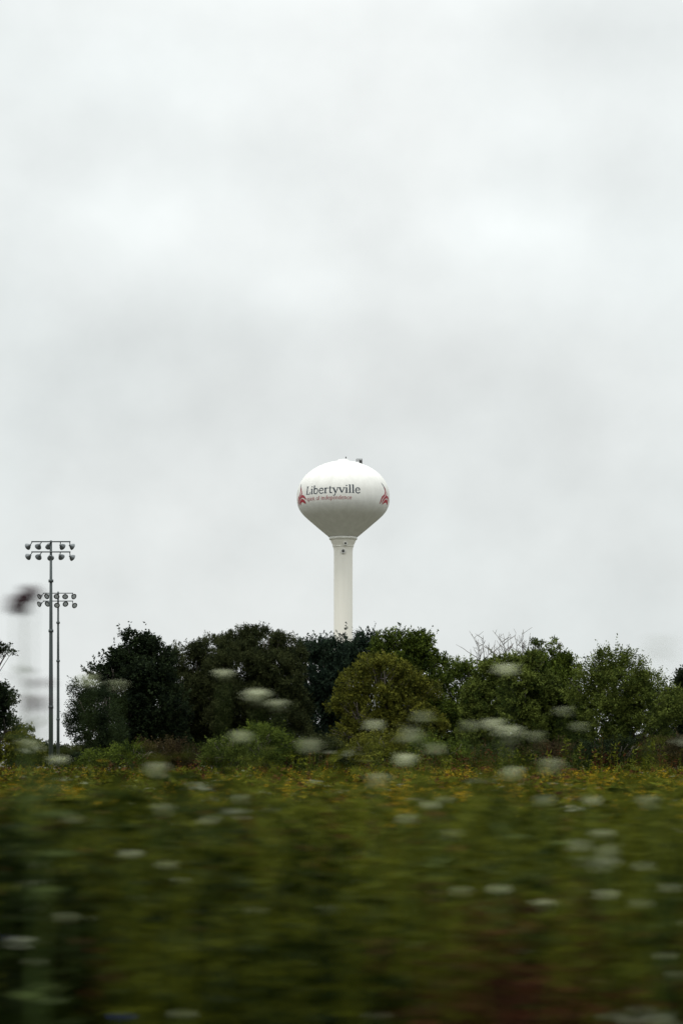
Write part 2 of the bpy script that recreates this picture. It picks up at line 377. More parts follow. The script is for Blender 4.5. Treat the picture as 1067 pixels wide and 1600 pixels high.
flood_pole(80.2, 205, 844.5, (846.6, 862.6), 50, 111, ([(44.5, 853.6), (60.5, 853.6), (76.5, 853.6), (97.5, 853.8), (113, 853.8)], [(45, 869.5), (61, 869.8), (79.5, 871), (96, 869.8), (113, 871)]),
           6.6, 3.6, 1, 'taller and nearer of the two grey floodlight poles, its lamps turned away', 10.6)
flood_pole(91.4, 279, 924.5, (927.0, 939.3), 68, 115, ([(63, 932.2), (74.5, 931.8), (89.5, 931.8), (102.8, 932), (115.8, 932)], [(62.8, 944), (75.5, 943.6), (90, 945.5), (103, 943.6), (117, 946)]),
           4.6, 2.8, -1, 'shorter and farther of the two grey floodlight poles, round lamps facing the road', 9.0)

# ------------------------------------------------------------------ trees
G = 1.0
ML = {
 'dark':   leafmat('leaves_dark_green', (.006, .010, .006), (.024, .036, .014)),
 'blue':   leafmat('leaves_blue_green', (.010, .018, .013), (.026, .042, .024)),
 'dome':   leafmat('leaves_grey_green', (.013, .018, .007), (.052, .060, .022)),
 'olive':  leafmat('leaves_olive', (.026, .032, .006), (.15, .15, .022)),
 'green':  leafmat('leaves_mid_green', (.013, .023, .005), (.098, .13, .018)),
 'fresh': leafmat('leaves_fresh_green', (.018, .030, .006), (.14, .17, .034)),
 'bright': leafmat('leaves_bright_green', (.028, .042, .009), (.11, .14, .026)),
 'brown':  leafmat('leaves_brown_green', (.025, .018, .010), (.05, .038, .016)),
}
def crown_geo(D, px0, blobs, leaf=4.6, dens=1., sprig=11., spread=2.6, per=16, up=.35, aspect=.5, sparse=0., clumps=2.2, tufts=.16):
    """leaf sprigs over and through a set of ellipsoids given in photo pixels at distance D"""
    S = D/FPX; g = Geo()
    full = []
    for (bx, by, rx, ry) in blobs:
        full.append((bx, by, rx*.92, ry*.92, rng.uniform(-.25, .25)*rx, 1.))
        if rx < 13: continue
        for k in range(int(clumps*rx*ry/700)+2):
            e = rng.normal(size=3); e /= np.linalg.norm(e); e[1] = -abs(e[1]); q = rng.uniform(.20, .46)
            full.append((bx+e[0]*rx*.86, by-e[2]*ry*.86, rx*q, ry*q, e[1]*rx*.8, 1.5))
    for (bx, by, rx, ry, bd, dm) in full:
        n = int(dens*dm*rx*ry*.45)+5; bt = rng.normal()*.10
        u = rng.normal(size=(n, 3)); u /= np.linalg.norm(u, axis=1)[:, None]
        rad = 1-np.abs(rng.normal(size=n))*.22; rad = np.clip(rad, .25, 1.0)
        # uneven outline: a few lobes push in or out
        ph = rng.uniform(0, 6.28, 6)
        lob = 1+.17*np.sin(u[:, 0]*5+ph[0])*np.sin(u[:, 2]*6+ph[1])+.07*np.sin(u[:, 0]*11+ph[2])+.06*np.sin(u[:, 2]*13+ph[3]+u[:, 1]*7)
        c = np.array([(bx-px0)*S, bd*S, EYE+(HY-by)*S])
        p = c+u*(rad*lob)[:, None]*np.array([rx, (rx+ry)/2*.95, ry])*S
        q3 = (p+px0*.37)/(26*S)      # pockets without leaves
        hole = np.sin(q3[:, 0]*2.1+q3[:, 2]*1.3)*np.sin(q3[:, 2]*2.6+q3[:, 1]*1.7+1)+.6*np.sin(q3[:, 0]*4.3+2)*np.sin(q3[:, 2]*5.1+q3[:, 1]*3)
        keep = hole+rng.normal(size=n)*.2 > -.62
        p, u, rad = p[keep], u[keep], rad[keep]; n = len(p)
        d = u*np.array([1, 1, .8])+np.array([0, 0, up])+rng.normal(size=(n, 3))*.35
        d /= np.linalg.norm(d, axis=1)[:, None]
        ln = sprig*S*rng.uniform(.45, 1.25, n)
        # a few long shoots stand clear of the outline, mostly upward
        sh = (rng.random(n) < tufts*np.clip(u[:, 2]+.35, 0, 1)) & (rad > .8)
        ln[sh] *= rng.uniform(1.2, 1.8, sh.sum()); d[sh] += np.array([0, 0, .55]); d[sh] /= np.linalg.norm(d[sh], axis=1)[:, None]
        tone = np.clip(bt+rng.normal(.42, .2, n)+.25*np.sin(u[:, 0]*4+ph[4]+u[:, 2]*5), 0, 1)
        t = rng.uniform(0, 1, (n, per))
        q = p[:, None]+d[:, None]*(t*ln[:, None])[..., None]+rng.normal(size=(n, per, 3))*spread*S*(1-.55*t[..., None])*np.where(sh, .5, .75)[:, None, None]
        ld = d[:, None]*.8+rng.normal(size=(n, per, 3))*.75
        k = n*per
        q = q.reshape(-1, 3); ok = q[:, 2] > .25
        L = .88*leaf*S*rng.uniform(.6, 1.25, k)
        g.leaves(q[ok], ld.reshape(-1, 3)[ok], L[ok], L[ok]*aspect, np.clip(np.repeat(tone, per)+rng.normal(0, .09, k), 0, 1)[ok])
    return g
def limbs_geo(D, px0, blobs, w, lean=0., multi=1):
    S = D/FPX; g = Geo()
    for k in range(multi):
        ox = (k-(multi-1)/2)*w*2.2
        cx = np.mean([b[0] for b in blobs])-px0; topy = min(b[1] for b in blobs)
        H = EYE+(HY-topy)*S
        p0 = np.array([ox, rng.uniform(-.2, .2), -.1]); p3 = np.array([cx*S*.8+ox*2, 0, H*.92])
        mid1 = p0*.65+p3*.35+rng.normal(size=3)*.15; mid2 = p0*.3+p3*.7+rng.normal(size=3)*.25; mid1[2] = H*.33; mid2[2] = H*.66
        tr = crom([p0, mid1, mid2, p3], 5)
        g.tube(tr, np.linspace(w, w*.16, len(tr))*np.r_[1.35, 1.12, np.ones(len(tr)-2)], 9)
        for (bx, by, rx, ry) in blobs:
            if k and rng.random() < .5: continue
            e = np.array([(bx-px0)*S+rng.normal()*.2, rng.uniform(-.5, .5)*rx*S, EYE+(HY-by)*S])
            i = int(rng.uniform(.2, .6)*len(tr)); a = tr[i]
            if e[2] < a[2]+.2: i = 3; a = tr[3]
            m = a*.5+e*.5+np.array([0, 0, -.25])+rng.normal(size=3)*.2
            br = crom([a, m, e], 5); g.tube(br, np.linspace(w*.5, w*.12, len(br)), 6)
            for q in range(5):
                u = rng.normal(size=3); u[2] = abs(u[2])*.8; u /= np.linalg.norm(u)
                j = rng.integers(3, len(br)); tip = e+u*np.array([rx, rx*.8, ry])*S*.9
                g.tube([br[j], br[j]*.5+tip*.5+rng.normal(size=3)*.12, tip], [w*.16, w*.09, .012], 5)
    return g
def tree(name, label, cat, D, px0, blobs, m_, w=.18, multi=1, group='trees and bushes of the hedgerow', **kw):
    t = thing(name, label, cat, ((px0-CX)*D/FPX, D, float(gz(D))), group)
    limbs_geo(D, px0, blobs, w, multi=multi).obj('trunk', M_bark, t, True)
    crown_geo(D, px0, blobs, **kw).obj('crown', ML[m_], t)
    return t

tree('broadleaf_tree', 'dark broadleaf tree at the left edge with one branch reaching out alone above', 'tree', 140, -62,
     [(-80, 1030, 50, 50), (-100, 1090, 60, 55), (-32, 1095, 36, 30), (-2, 1112, 20, 20), (14, 1128, 20, 9), (-14, 1012, 16, 6), (10, 1020, 11, 6), (2, 1014, 9, 5), (8, 1090, 14, 16), (-50, 1135, 40, 30)], 'dark', w=.28, leaf=4.4, sprig=12, dens=1.1)
tree('bush', 'olive bush beside the floodlight poles, under the tree at the left edge', 'bush', 300, 30,
     [(34, 1150, 20, 16), (18, 1165, 30, 20), (50, 1172, 22, 16), (-20, 1170, 30, 22)], 'olive', w=.2, leaf=4, sprig=7, dens=1.5)
tree('bush', 'low dark bush crossed by the foot of the floodlight poles', 'bush', 310, 78,
     [(62, 1176, 22, 13), (84, 1178, 24, 12), (105, 1186, 22, 12), (40, 1186, 30, 14)], 'dark', w=.2, leaf=4, sprig=6, dens=2)
tree('broadleaf_tree', 'thin small leaved tree with sky showing through, right of the floodlight poles', 'tree', 124, 160,
     [(128, 1084, 22, 20), (150, 1108, 32, 34), (132, 1140, 24, 28), (165, 1150, 30, 40), (118, 1118, 14, 22)], 'dark', w=.13, multi=3, leaf=3.6, sprig=11, dens=1.1, per=14, spread=4, clumps=1.2, tufts=.3)
tree('broadleaf_tree', 'very dark tufted tree with ragged crown, leftmost of the tall ones', 'tree', 130, 215,
     [(214, 1016, 30, 21), (240, 1030, 26, 20), (158, 1050, 24, 11), (186, 1044, 28, 22), (222, 1058, 48, 34), (200, 1088, 46, 40), (250, 1110, 44, 52), (205, 1140, 40, 38), (258, 1165, 34, 34)],
     'dark', w=.30, multi=2, leaf=5.4, sprig=13, dens=.62, per=17, spread=2.3, up=.7, tufts=.4)
tree('broadleaf_tree', 'round dense tree between the ragged dark tree and the widest crown', 'tree', 136, 300,
     [(292, 1034, 34, 26), (330, 1020, 36, 26), (300, 1078, 46, 46), (335, 1100, 48, 50), (290, 1125, 40, 42), (320, 1160, 44, 34)],
     'dome', w=.30, leaf=3.6, sprig=8, dens=1.3, aspect=.4)
tree('broadleaf_tree', 'widest grey green dome shaped tree left of the water tower', 'tree', 134, 400,
     [(375, 1008, 36, 22), (412, 1003, 36, 20), (446, 1012, 24, 20), (462, 1032, 18, 20), (380, 1045, 56, 40), (430, 1055, 48, 44), (370, 1100, 56, 46), (425, 1110, 56, 50), (455, 1150, 44, 36), (400, 1160, 50, 30)],
     'dome', w=.34, leaf=3.6, sprig=8, dens=1.25, aspect=.4)
tree('broadleaf_tree', 'dark tufted tree whose tips cross the tower shaft', 'tree', 142, 520,
     [(478, 1022, 24, 16), (502, 1022, 26, 15), (524, 1026, 18, 12), (546, 1008, 12, 18), (573, 1006, 17, 15), (522, 1038, 28, 18), (562, 1030, 38, 26), (500, 1065, 44, 36), (540, 1080, 44, 50), (500, 1130, 46, 50), (545, 1150, 40, 40)],
     'blue', w=.30, multi=2, leaf=4.8, sprig=14, dens=.72, up=.9, spread=1.9, per=18, tufts=.5)
tree('broadleaf_tree', 'dark green tree with spiky top just right of the tower shaft', 'tree', 140, 640,
     [(632, 1006, 32, 18), (655, 1020, 26, 24), (604, 1010, 22, 16), (684, 1040, 14, 16), (620, 1040, 40, 36), (660, 1070, 34, 40), (640, 1120, 40, 50)],
     'green', w=.26, leaf=4.8, sprig=12, dens=.8, up=.7, spread=2.1, tufts=.4)
tree('broadleaf_tree', 'yellowish olive tree in front of the spiky topped tree', 'tree', 122, 600,
     [(578, 1036, 22, 14), (606, 1048, 26, 18), (636, 1062, 26, 20), (668, 1082, 20, 20), (552, 1066, 22, 18), (540, 1100, 22, 22), (596, 1082, 34, 26), (640, 1108, 36, 30), (575, 1122, 34, 28), (548, 1150, 26, 26), (612, 1150, 40, 30), (668, 1140, 24, 30)],
     'olive', w=.2, multi=2, leaf=3.9, sprig=9, dens=1.05)
tree('broadleaf_tree', 'small thin topped tree in the dip of the tree line, left of the bare branches', 'tree', 150, 722,
     [(702, 1042, 20, 11), (736, 1044, 22, 12), (715, 1070, 30, 24), (725, 1110, 44, 40), (700, 1150, 40, 40), (745, 1150, 40, 40)],
     'green', w=.2, leaf=4, sprig=10, dens=.85)
tree('broadleaf_tree', 'fresh green creeper covered tree below the bare branches', 'tree', 128, 800,
     [(782, 1042, 28, 16), (815, 1034, 30, 14), (770, 1065, 34, 28), (812, 1075, 46, 38), (760, 1105, 36, 40), (805, 1130, 50, 44), (750, 1150, 36, 34)],
     'fresh', w=.26, leaf=4.4, sprig=8, dens=1.15)
tree('broadleaf_tree', 'green tree with two sprigs on top, right of the bare branches', 'tree', 132, 860,
     [(838, 1008, 6, 9), (866, 1008, 5, 8), (850, 1034, 30, 16), (882, 1044, 22, 20), (865, 1070, 42, 36), (850, 1110, 46, 40), (890, 1125, 34, 50), (850, 1155, 46, 36)],
     'green', w=.26, leaf=4.6, sprig=9, dens=1.1)
tree('broadleaf_tree', 'loose topped tree with airy outer twigs near the right edge', 'tree', 126, 965,
     [(955, 1040, 28, 22), (980, 1052, 28, 22), (925, 1052, 22, 20), (905, 1078, 20, 22), (1010, 1072, 28, 20), (1035, 1090, 22, 14), (1056, 1100, 18, 14), (965, 1085, 48, 34), (1010, 1110, 46, 34), (945, 1130, 44, 44), (1000, 1150, 50, 38)],
     'fresh', w=.26, leaf=3.9, sprig=14, dens=.9, spread=3.0, per=15, up=.6, tufts=.5, clumps=1.6)
tree('broadleaf_tree', 'dark tree cut off by the right edge of the view', 'tree', 138, 1080,
     [(1052, 1104, 18, 14), (1072, 1104, 24, 18), (1095, 1090, 40, 40), (1055, 1135, 34, 36), (1090, 1150, 50, 44)], 'dark', w=.26, leaf=4.4, sprig=10)
# bushes along the foot of the trees
B = [
 (112, 350, [(345, 1172, 28, 14), (372, 1164, 26, 16), (335, 1186, 24, 12)], 'bright', 'palest green bush at the foot of the round dense tree'),
 (116, 420, [(405, 1158, 34, 20), (440, 1168, 34, 18), (420, 1182, 40, 12)], 'green', 'broad mid green bush under the widest dome shaped tree'),
 (118, 505, [(500, 1172, 36, 18), (470, 1182, 26, 14), (530, 1180, 30, 16)], 'dome', 'grey green bush below and left of the tower shaft'),
 (112, 590, [(575, 1172, 30, 18), (605, 1166, 32, 20), (590, 1186, 42, 12)], 'olive', 'olive bush below the yellowish olive tree'),
 (116, 680, [(662, 1172, 30, 20), (700, 1176, 34, 18)], 'green', 'dull green bush between the olive tree and the dark gap'),
 (118, 760, [(745, 1184, 28, 12), (775, 1180, 26, 13)], 'dome', 'low bush at the foot of the creeper covered tree'),
 (120, 862, [(850, 1180, 34, 16), (885, 1184, 30, 14)], 'brown', 'brownish bush right of the creeper covered tree'),
 (120, 955, [(935, 1180, 36, 18), (980, 1178, 36, 18)], 'dark', 'darkest bush at the foot of the loose topped tree'),
 (122, 1050, [(1030, 1178, 36, 20), (1070, 1176, 36, 20)], 'brown', 'brown bush in the lower right corner of the tree line'),
 (104, 990, [(986, 1206, 13, 6), (996, 1209, 9, 5)], 'bright', 'tiny yellow green bush out in the meadow before the dark trees'),
 (118, 270, [(250, 1180, 34, 18), (290, 1182, 30, 16)], 'brown', 'brown bush among the trunks of the ragged dark tree'),
 (114, 190, [(170, 1186, 28, 13), (205, 1180, 26, 16), (140, 1194, 18, 8)], 'green', 'low green bush under the thin small leaved tree'),
]
for D, px, bl, m_, lab in B:
    tree('bush', lab, 'bush', D, px, bl, m_, w=.06, multi=3, leaf=3.6, sprig=11, dens=.9, tufts=.5, spread=3.4)
# trees just outside the frame, for a step to the side
for k, (D, px, m_) in enumerate(((133, 1180, 'green'), (128, 1270, 'dark'))):
    tree('broadleaf_tree', ['mid green tree beyond the right edge of the view', 'dark tree farthest beyond the right edge'][k], 'tree', D, px,
         [(px, 1050, 60, 40), (px-30, 1100, 55, 50), (px+35, 1105, 50, 50), (px, 1150, 60, 40)], m_, w=.28, dens=.8)

# bare dead tree
def dead_tree():
    D = 133; S = D/FPX; t = thing('dead_tree', 'bare dead tree whose grey twigs stick up above the green crowns', 'tree', ((788-CX)*S, D, 0))
    g = Geo(); X = lambda x, y, dy=0.: np.array([(x-788)*S, dy, EYE+(HY-y)*S])
    g.tube(crom([X(788, 1240), X(786, 1150), X(788, 1080)], 5), np.linspace(.2, .11, 11), 8)
    tips = [(748, 1000), (754, 992), (765, 1002), (773, 996), (783, 1000), (786, 990), (797, 987), (805, 982), (815, 984), (828, 992), (741, 1012), (778, 1008), (820, 1000)]
    for k, (tx, ty) in enumerate(tips):
        dy = rng.uniform(-1.2, 1.2); bx = 788+(tx-788)*.45+rng.normal()*3
        m1 = X(788+(tx-788)*.3, 1070, dy*.3); m2 = X(788+(tx-788)*.85+rng.normal()*3, 1036, dy*.7); e = X(tx, ty+rng.uniform(-2, 3), dy)
        br = crom([X(788, 1095), m1, m2, e*.4+m2*.6+rng.normal(size=3)*.12, e], 4)
        br += rng.normal(size=br.shape)*.03
        g.tube(br, np.linspace(.045, .009, len(br)), 5)
        for q in range(5):
            i = rng.integers(5, len(br)-1); a = br[i]; u = np.array([rng.normal()*.6, rng.normal()*.4, rng.uniform(.5, 1.2)]); L = rng.uniform(.35, .95)
            e2 = a+u*L
            g.tube([a, (a+e2)/2+rng.normal(size=3)*.06, e2], [.022, .016, .009], 4)
            for z in range(2):
                a2 = a+(e2-a)*rng.uniform(.3, .9); g.tube([a2, a2+np.array([rng.normal()*.25, rng.normal()*.1, rng.uniform(.15, .4)])], [.012, .008], 4)
    g.obj('trunk', M_deadwood, t)
dead_tree()

# thicket behind the trunks and the far woods on the horizon
bl = []
for x in np.arange(110, 1500, 26): bl.append((x+rng.normal()*6, 1178+rng.normal()*6, 26, 22+rng.normal()*3))
bl = [b for b in bl if not (100 < b[0] < 135)]
g = crown_geo(152, CX, bl, leaf=5.5, dens=1.1, sprig=9, per=14)
for b in g.v: b[:, 1] += 152
tag(g.obj('undergrowth', ML['dark']), 'dark thicket filling the gaps between the trunks', 'undergrowth', kind='stuff')
bl = []
for x in np.arange(-900, 2000, 22): bl.append((x+rng.normal()*6, 1181+rng.normal()*3, 26, 12+abs(rng.normal())*5))
g = crown_geo(620, CX, bl, leaf=4.5, dens=1.0, sprig=5, per=10)
for b in g.v: b[:, 1] += 620
tag(g.obj('distant_woods', ML['dome']), 'low far-off woods along the horizon', 'woods', kind='stuff')

# ------------------------------------------------------------------ meadow
MM = {
 'grass':  leafmat('meadow_leaves', (.013, .017, .001), (.092, .102, .009), trans=.15),
 'weed':   leafmat('weed_leaves', (.003, .006, .0006), (.019, .030, .0025), trans=.15),  # very dark leaf colour, also stands in for shade in the near rows
 'dry':    leafmat('dry_stalks', (.015, .005, .002), (.080, .028, .012), trans=.1),
 'gold':   leafmat('goldenrod_heads', (.14, .08, .006), (.42, .27, .016), trans=.2),
 'cream':  leafmat('pale_small_flowers', (.14, .15, .10), (.34, .36, .26), trans=.2),
 'white':  leafmat('umbel_florets', (.36, .39, .24), (.60, .62, .43), trans=.3),
 'stalk':  leafmat('flower_stalks', (.05, .075, .02), (.09, .11, .04), trans=.1),
 'purple': leafmat('thistle_heads', (.035, .018, .02), (.09, .03, .045), trans=.1),
 'chicory': leafmat('chicory_petals', (.08, .10, .42), (.15, .19, .60), trans=.3),
}
def pnoise(x, y, s, seed):
    r = np.random.default_rng(seed); o = 0
    for k in range(5):
        a, b, c = r.normal(size=2)/s, r.normal()/s, r.uniform(0, 6.28)
        o = o+np.sin(x*a[0]*2.2+y*a[1]*1.2+c)
    return o/3.2
def scatter(y0, y1, dens, margin=2.0):
    """plant positions in the strip the view takes in, with a margin either side"""
    hw = lambda y: .165*y+margin
    n = int(dens*(hw(y0)+hw(y1))*(y1-y0))
    y = y0+(y1-y0)*rng.random(n); x = (rng.random(n)*2-1)*hw(y)
    return x, y
def canopy(x, y):
    h = np.interp(y, [3.4, 4.0, 4.8, 5.8, 8, 12, 20, 60, 130], [.40, .70, 1.02, 1.24, 1.27, 1.16, 1.08, 1.0, .95])
    return h*(1+.10*pnoise(x, y, 1.3, 11)+.09*pnoise(x, y, .45, 12))
def herbs(g, x, y, h, nl, L, W, tone, droop=.25, low=.1, stems=None, sr=.004):
    """leafy upright plants; nl leaves each, spread up a stem of height h"""
    n = len(x); z0 = gz(y); lean = rng.normal(size=(n, 2))*.09
    t = low+(1-low)*rng.random((n, nl))**.75
    px = x[:, None]+lean[:, :1]*t*h[:, None]+rng.normal(size=(n, nl))*.02
    py = y[:, None]+lean[:, 1:]*t*h[:, None]+rng.normal(size=(n, nl))*.02
    pz = z0[:, None]+t*h[:, None]
    a = rng.uniform(0, 6.283, (n, nl)); e = rng.normal(.35, .45, (n, nl))-droop*(1-t)
    d = np.stack([np.cos(a)*np.cos(e), np.sin(a)*np.cos(e), np.sin(e)], -1).reshape(-1, 3)
    k = n*nl; Ls = L*rng.uniform(.55, 1.2, k)
    g.leaves(np.stack([px, py, pz], -1).reshape(-1, 3), d, Ls, W*Ls/L, np.clip(np.repeat(tone, nl)+rng.normal(0, .1, k), 0, 1))
    if sr:
        b = np.stack([x, y, z0], -1); d = np.stack([lean[:, 0]*h, lean[:, 1]*h, h], -1)
        g.leaves(b, d, np.linalg.norm(d, axis=1), sr*2.2, tone)
g = Geo(); wd = Geo(); dr = Geo(); gd = Geo(); cr = Geo()
zones = [  # y0, y1, herbs/m2, leaves each, leaf length, width
 (3.5, 6, 150, 24, .075, .017), (6, 10, 120, 22, .085, .018), (10, 18, 60, 18, .13, .028), (18, 35, 26, 16, .18, .04), (35, 70, 9, 16, .26, .07), (70, 134, 4, 16, .34, .11)]
for (y0, y1, dn, nl, L, W) in zones:
    x, y = scatter(y0, y1, dn, 2.0 if y1 < 40 else 5.0)
    h = canopy(x, y)*rng.uniform(.62, 1.1, len(x)); tone = np.clip(.42+.25*pnoise(x, y, 2.2, 21)+rng.normal(0, .16, len(x)), 0, 1)
    if y1 < 11: tone = np.clip(tone+.28*pnoise(x, y*.3, .22, 81), 0, 1); h = h*(1+.10*pnoise(x, y*.4, .3, 82))
    dock = np.exp(-((x/y-.078)/.034)**2)*(y < 7.0)
    keep = rng.random(len(x)) > .35*dock; x, y, h, tone = x[keep], y[keep], h[keep], tone[keep]
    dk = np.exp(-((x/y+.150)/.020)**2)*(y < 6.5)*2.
    tone = np.clip(tone-.5*dk-.32*(y < 5.2), 0, 1)  # shade of the nearest rows put into leaf tone; left clump darkened too
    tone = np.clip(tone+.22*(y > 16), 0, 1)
    tone = np.where(y < 9, (.15+tone*.6)*np.interp(y, [4.6, 6.5], [.45, 1]), tone)  # tone falls off towards the road, painted-in shade
    isw = dk+.9*(y < 5.2)+(pnoise(x, y, 1.5, 31)+rng.normal(0, .5, len(x))) > (-.55 if y1 < 7 else -.25 if y1 < 11 else .1 if y1 < 20 else .9)  # more dark weeds in the nearest rows, in place of shade
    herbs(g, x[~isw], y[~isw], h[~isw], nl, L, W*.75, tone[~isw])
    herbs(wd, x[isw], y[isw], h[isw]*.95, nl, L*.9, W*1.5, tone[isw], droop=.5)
    # thin grass blades and dry stalks between
    x, y = scatter(y0, y1, dn*.6, 2.0 if y1 < 40 else 5.0)
    h = canopy(x, y)*rng.uniform(.8, 1.22, len(x)); b = np.stack([x, y, gz(y)], -1)
    d = np.stack([rng.normal(size=len(x))*.12*h, rng.normal(size=len(x))*.12*h, h], -1)
    slope = x/y; patch_ = np.exp(-((slope-.075)/.035)**2)*(y < 6)*.9+np.exp(-((slope+.125)/.012)**2)*(y < 9)*.7+(y > 45)*.45-(y < 14)*.35
    red = (pnoise(x, y, 1.3, 41)+patch_+rng.normal(0, .45, len(x))) > .8
    wdt = .006+.0005*y
    tn = np.clip(rng.normal(.6, .2, len(x))*np.interp(y, [4.6, 6.5], [.5, 1]), 0, 1)  # near blades and stalks toned down as if shaded
    if y1 < 20: h = np.minimum(h, 1.33-gz(y)*.5)
    d[:, 2] = h
    if y1 < 0: more = np.tile(np.where(red)[0], 2); b = np.vstack([b, b[more]+rng.normal(size=(len(more), 3))*[.05, .05, 0]]); d = np.vstack([d, d[more]]); h = np.r_[h, h[more]*.92]; tn = np.r_[tn, tn[more]]; wdt = np.r_[wdt, wdt[more]]; red = np.r_[red, red[more]]; x = b[:, 0]; y = b[:, 1]
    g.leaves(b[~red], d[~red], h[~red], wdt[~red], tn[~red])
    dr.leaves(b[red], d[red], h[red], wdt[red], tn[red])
    if red.sum(): herbs(dr, x[red], y[red], h[red], 12, L*.4, W*.9, tn[red], low=.45, sr=0)
    # goldenrod: plumes of tiny yellow heads
    x, y = scatter(y0, y1, dn*(.015 if y1 < 7 else .04 if y1 < 12 else .09 if y1 < 20 else .14 if y1 < 40 else .17), 2.0 if y1 < 40 else 5.0)
    ok = (pnoise(x, y, 3.5 if y1 < 40 else 9, 51)+rng.normal(0, .3, len(x))) > (.8 if y1 < 11 else .45 if y1 < 20 else .25)
    x, y = x[ok], y[ok]; h = canopy(x, y)*rng.uniform(.95, 1.14, len(x))
    tn = np.clip(rng.normal(.5, .25, len(x)), 0, 1)
    if y1 < 20: h = np.minimum(h, 1.30-gz(y))
    herbs(g, x, y, h*.95, 10, L, W*.6, tn*.6, sr=.005)
    nf = 20; sc = 1+y*.012
    a = rng.normal(size=(len(x), nf, 3))*np.array([.035, .035, .045])*sc[:, None, None]
    c = np.stack([x, y, gz(y)+h], -1)[:, None]+a
    g2 = rng.normal(size=c.shape); gd.leaves(c.reshape(-1, 3), g2.reshape(-1, 3), np.repeat(.022*sc, nf), np.repeat(.016*sc, nf), np.repeat(tn, nf))
    # small pale flowers here and there
    x, y = scatter(y0, y1, dn*(.003 if y1 < 11 else .010), 2.0 if y1 < 40 else 5.0); h = canopy(x, y)*rng.uniform(.95, 1.15, len(x))
    nf = 16; rr = .032*(1+y*.004); a = rng.normal(size=(len(x), nf, 3))*np.array([1, 1, .2])*rr[:, None, None]
    c = np.stack([x, y, gz(y)+h], -1)[:, None]+a
    up = rng.normal(size=c.shape)*np.array([1, 1, .4]); cr.leaves(c.reshape(-1, 3), up.reshape(-1, 3), np.repeat(rr*.6, nf), np.repeat(rr*.5, nf), np.repeat(rng.random(len(x)), nf))
    herbs(g, x, y, h, 5, L*.8, W*.5, np.full(len(x), .4), sr=.004)
for (sx, yy, hh, n, sp) in ((-.108, 6.8, 1.50, 16, .10), (-.102, 7.5, 1.62, 7, .07), (-.045, 7.0, 1.44, 16, .14), (-.035, 8.0, 1.47, 16, .16), (.028, 7.2, 1.47, 12, .10),
        (.088, 7.4, 1.48, 12, .09), (.062, 8.5, 1.44, 14, .14), (-.08, 6.2, 1.36, 16, .12), (-.135, 6.0, 1.46, 22, .08), (-.150, 5.4, 1.42, 22, .08), (.005, 6.4, 1.34, 18, .14), (.12, 6.8, 1.40, 16, .12),
        (.145, 7.6, 1.45, 12, .12), (-.015, 5.6, 1.25, 20, .14), (.05, 5.8, 1.28, 20, .14), (-.06, 5.4, 1.22, 22, .14), (.10, 5.5, 1.26, 20, .1)):
    x = sx*yy+rng.normal(size=n)*sp; y = yy+rng.normal(size=n)*.2
    herbs(wd if sx < -.13 else g, x, y, hh*rng.uniform(.80, 1.03, n)-.1, 44, .045, .010, np.clip(rng.normal(.38, .12, n), 0, 1), low=.3, sr=.003, droop=-.4)
n = 170; y = rng.uniform(4.8, 8.5, n); x = (rng.random(n)*2-1)*y*.17; hh = rng.uniform(1.05, 1.5, n)   # single tall stalks
herbs(g, x, y, hh, 18, .03, .008, rng.uniform(.5, 1, n), low=.45, sr=.007, droop=-.6)
n = 620; y = rng.uniform(4.2, 6.0, n); x = y*rng.normal(.080, .021, n)      # stand of rust coloured dock
herbs(dr, x, y, canopy(x, y)*rng.uniform(.7, .98, n), 26, .05, .013, np.clip(rng.normal(.25, .2, n), 0, 1), low=.35, sr=.005, droop=-.2)
n = 500; y = rng.uniform(4.3, 6.0, n); x = y*rng.normal(-.152, .010, n)      # very dark weeds packed in at the left
herbs(wd, x, y, canopy(x, y)*rng.uniform(.85, 1.06, n), 30, .07, .022, np.clip(rng.normal(.1, .1, n), 0, 1), low=.3, sr=.005)
for k in range(1000):                         # uneven taller clumps towards the trees
    yy = 50+68*rng.random(); xx = (rng.random()*2-1)*(.165*yy+5); hh = (rng.uniform(.9, 1.7) if yy < 92 else rng.uniform(1.1, 2.5))*(.75+.35*pnoise(xx, yy, 7, 71)); n = rng.integers(3, 9)
    x = xx+rng.normal(size=n)*.35; y = yy+rng.normal(size=n)*.35; c_ = rng.random()
    if c_ < .38: herbs(dr, x, y, hh*rng.uniform(.7, 1.1, n), 16, .16, .05, rng.random(n), sr=.02, droop=-.3)
    else: herbs(g if c_ < .8 else wd, x, y, hh*rng.uniform(.7, 1.05, n), 24, .22, .07, rng.random(n), sr=.015, droop=-.2)
tag(g.obj('meadow_grass', MM['grass']), 'tall green and olive meadow grasses filling the field', 'grass', kind='stuff')
tag(wd.obj('meadow_weeds', MM['weed']), 'dark broad leaved weeds mixed through the meadow, shade coloured into the near ones', 'weeds', kind='stuff')
tag(dr.obj('dry_stalks', MM['dry']), 'reddish brown dry stalks scattered in the meadow', 'dry stalks', kind='stuff')
tag(gd.obj('goldenrod_flowers', MM['gold']), 'yellow goldenrod blooming across the far meadow', 'wildflowers', kind='stuff')
tag(cr.obj('pale_wildflowers', MM['cream']), 'small pale flower heads scattered in the meadow', 'wildflowers', kind='stuff')
# short verge grass by the road
x, y = scatter(2.3, 3.7, 900, 3.0); n = len(x); h = rng.uniform(.06, .22, n)
vg = Geo(); vg.leaves(np.stack([x, y, gz(y)], -1), np.stack([rng.normal(size=n)*.4, rng.normal(size=n)*.4, np.ones(n)], -1), h, .006, rng.random(n))
tag(vg.obj('verge_grass', MM['grass']), 'short grass on the verge beside the road', 'grass', kind='stuff')

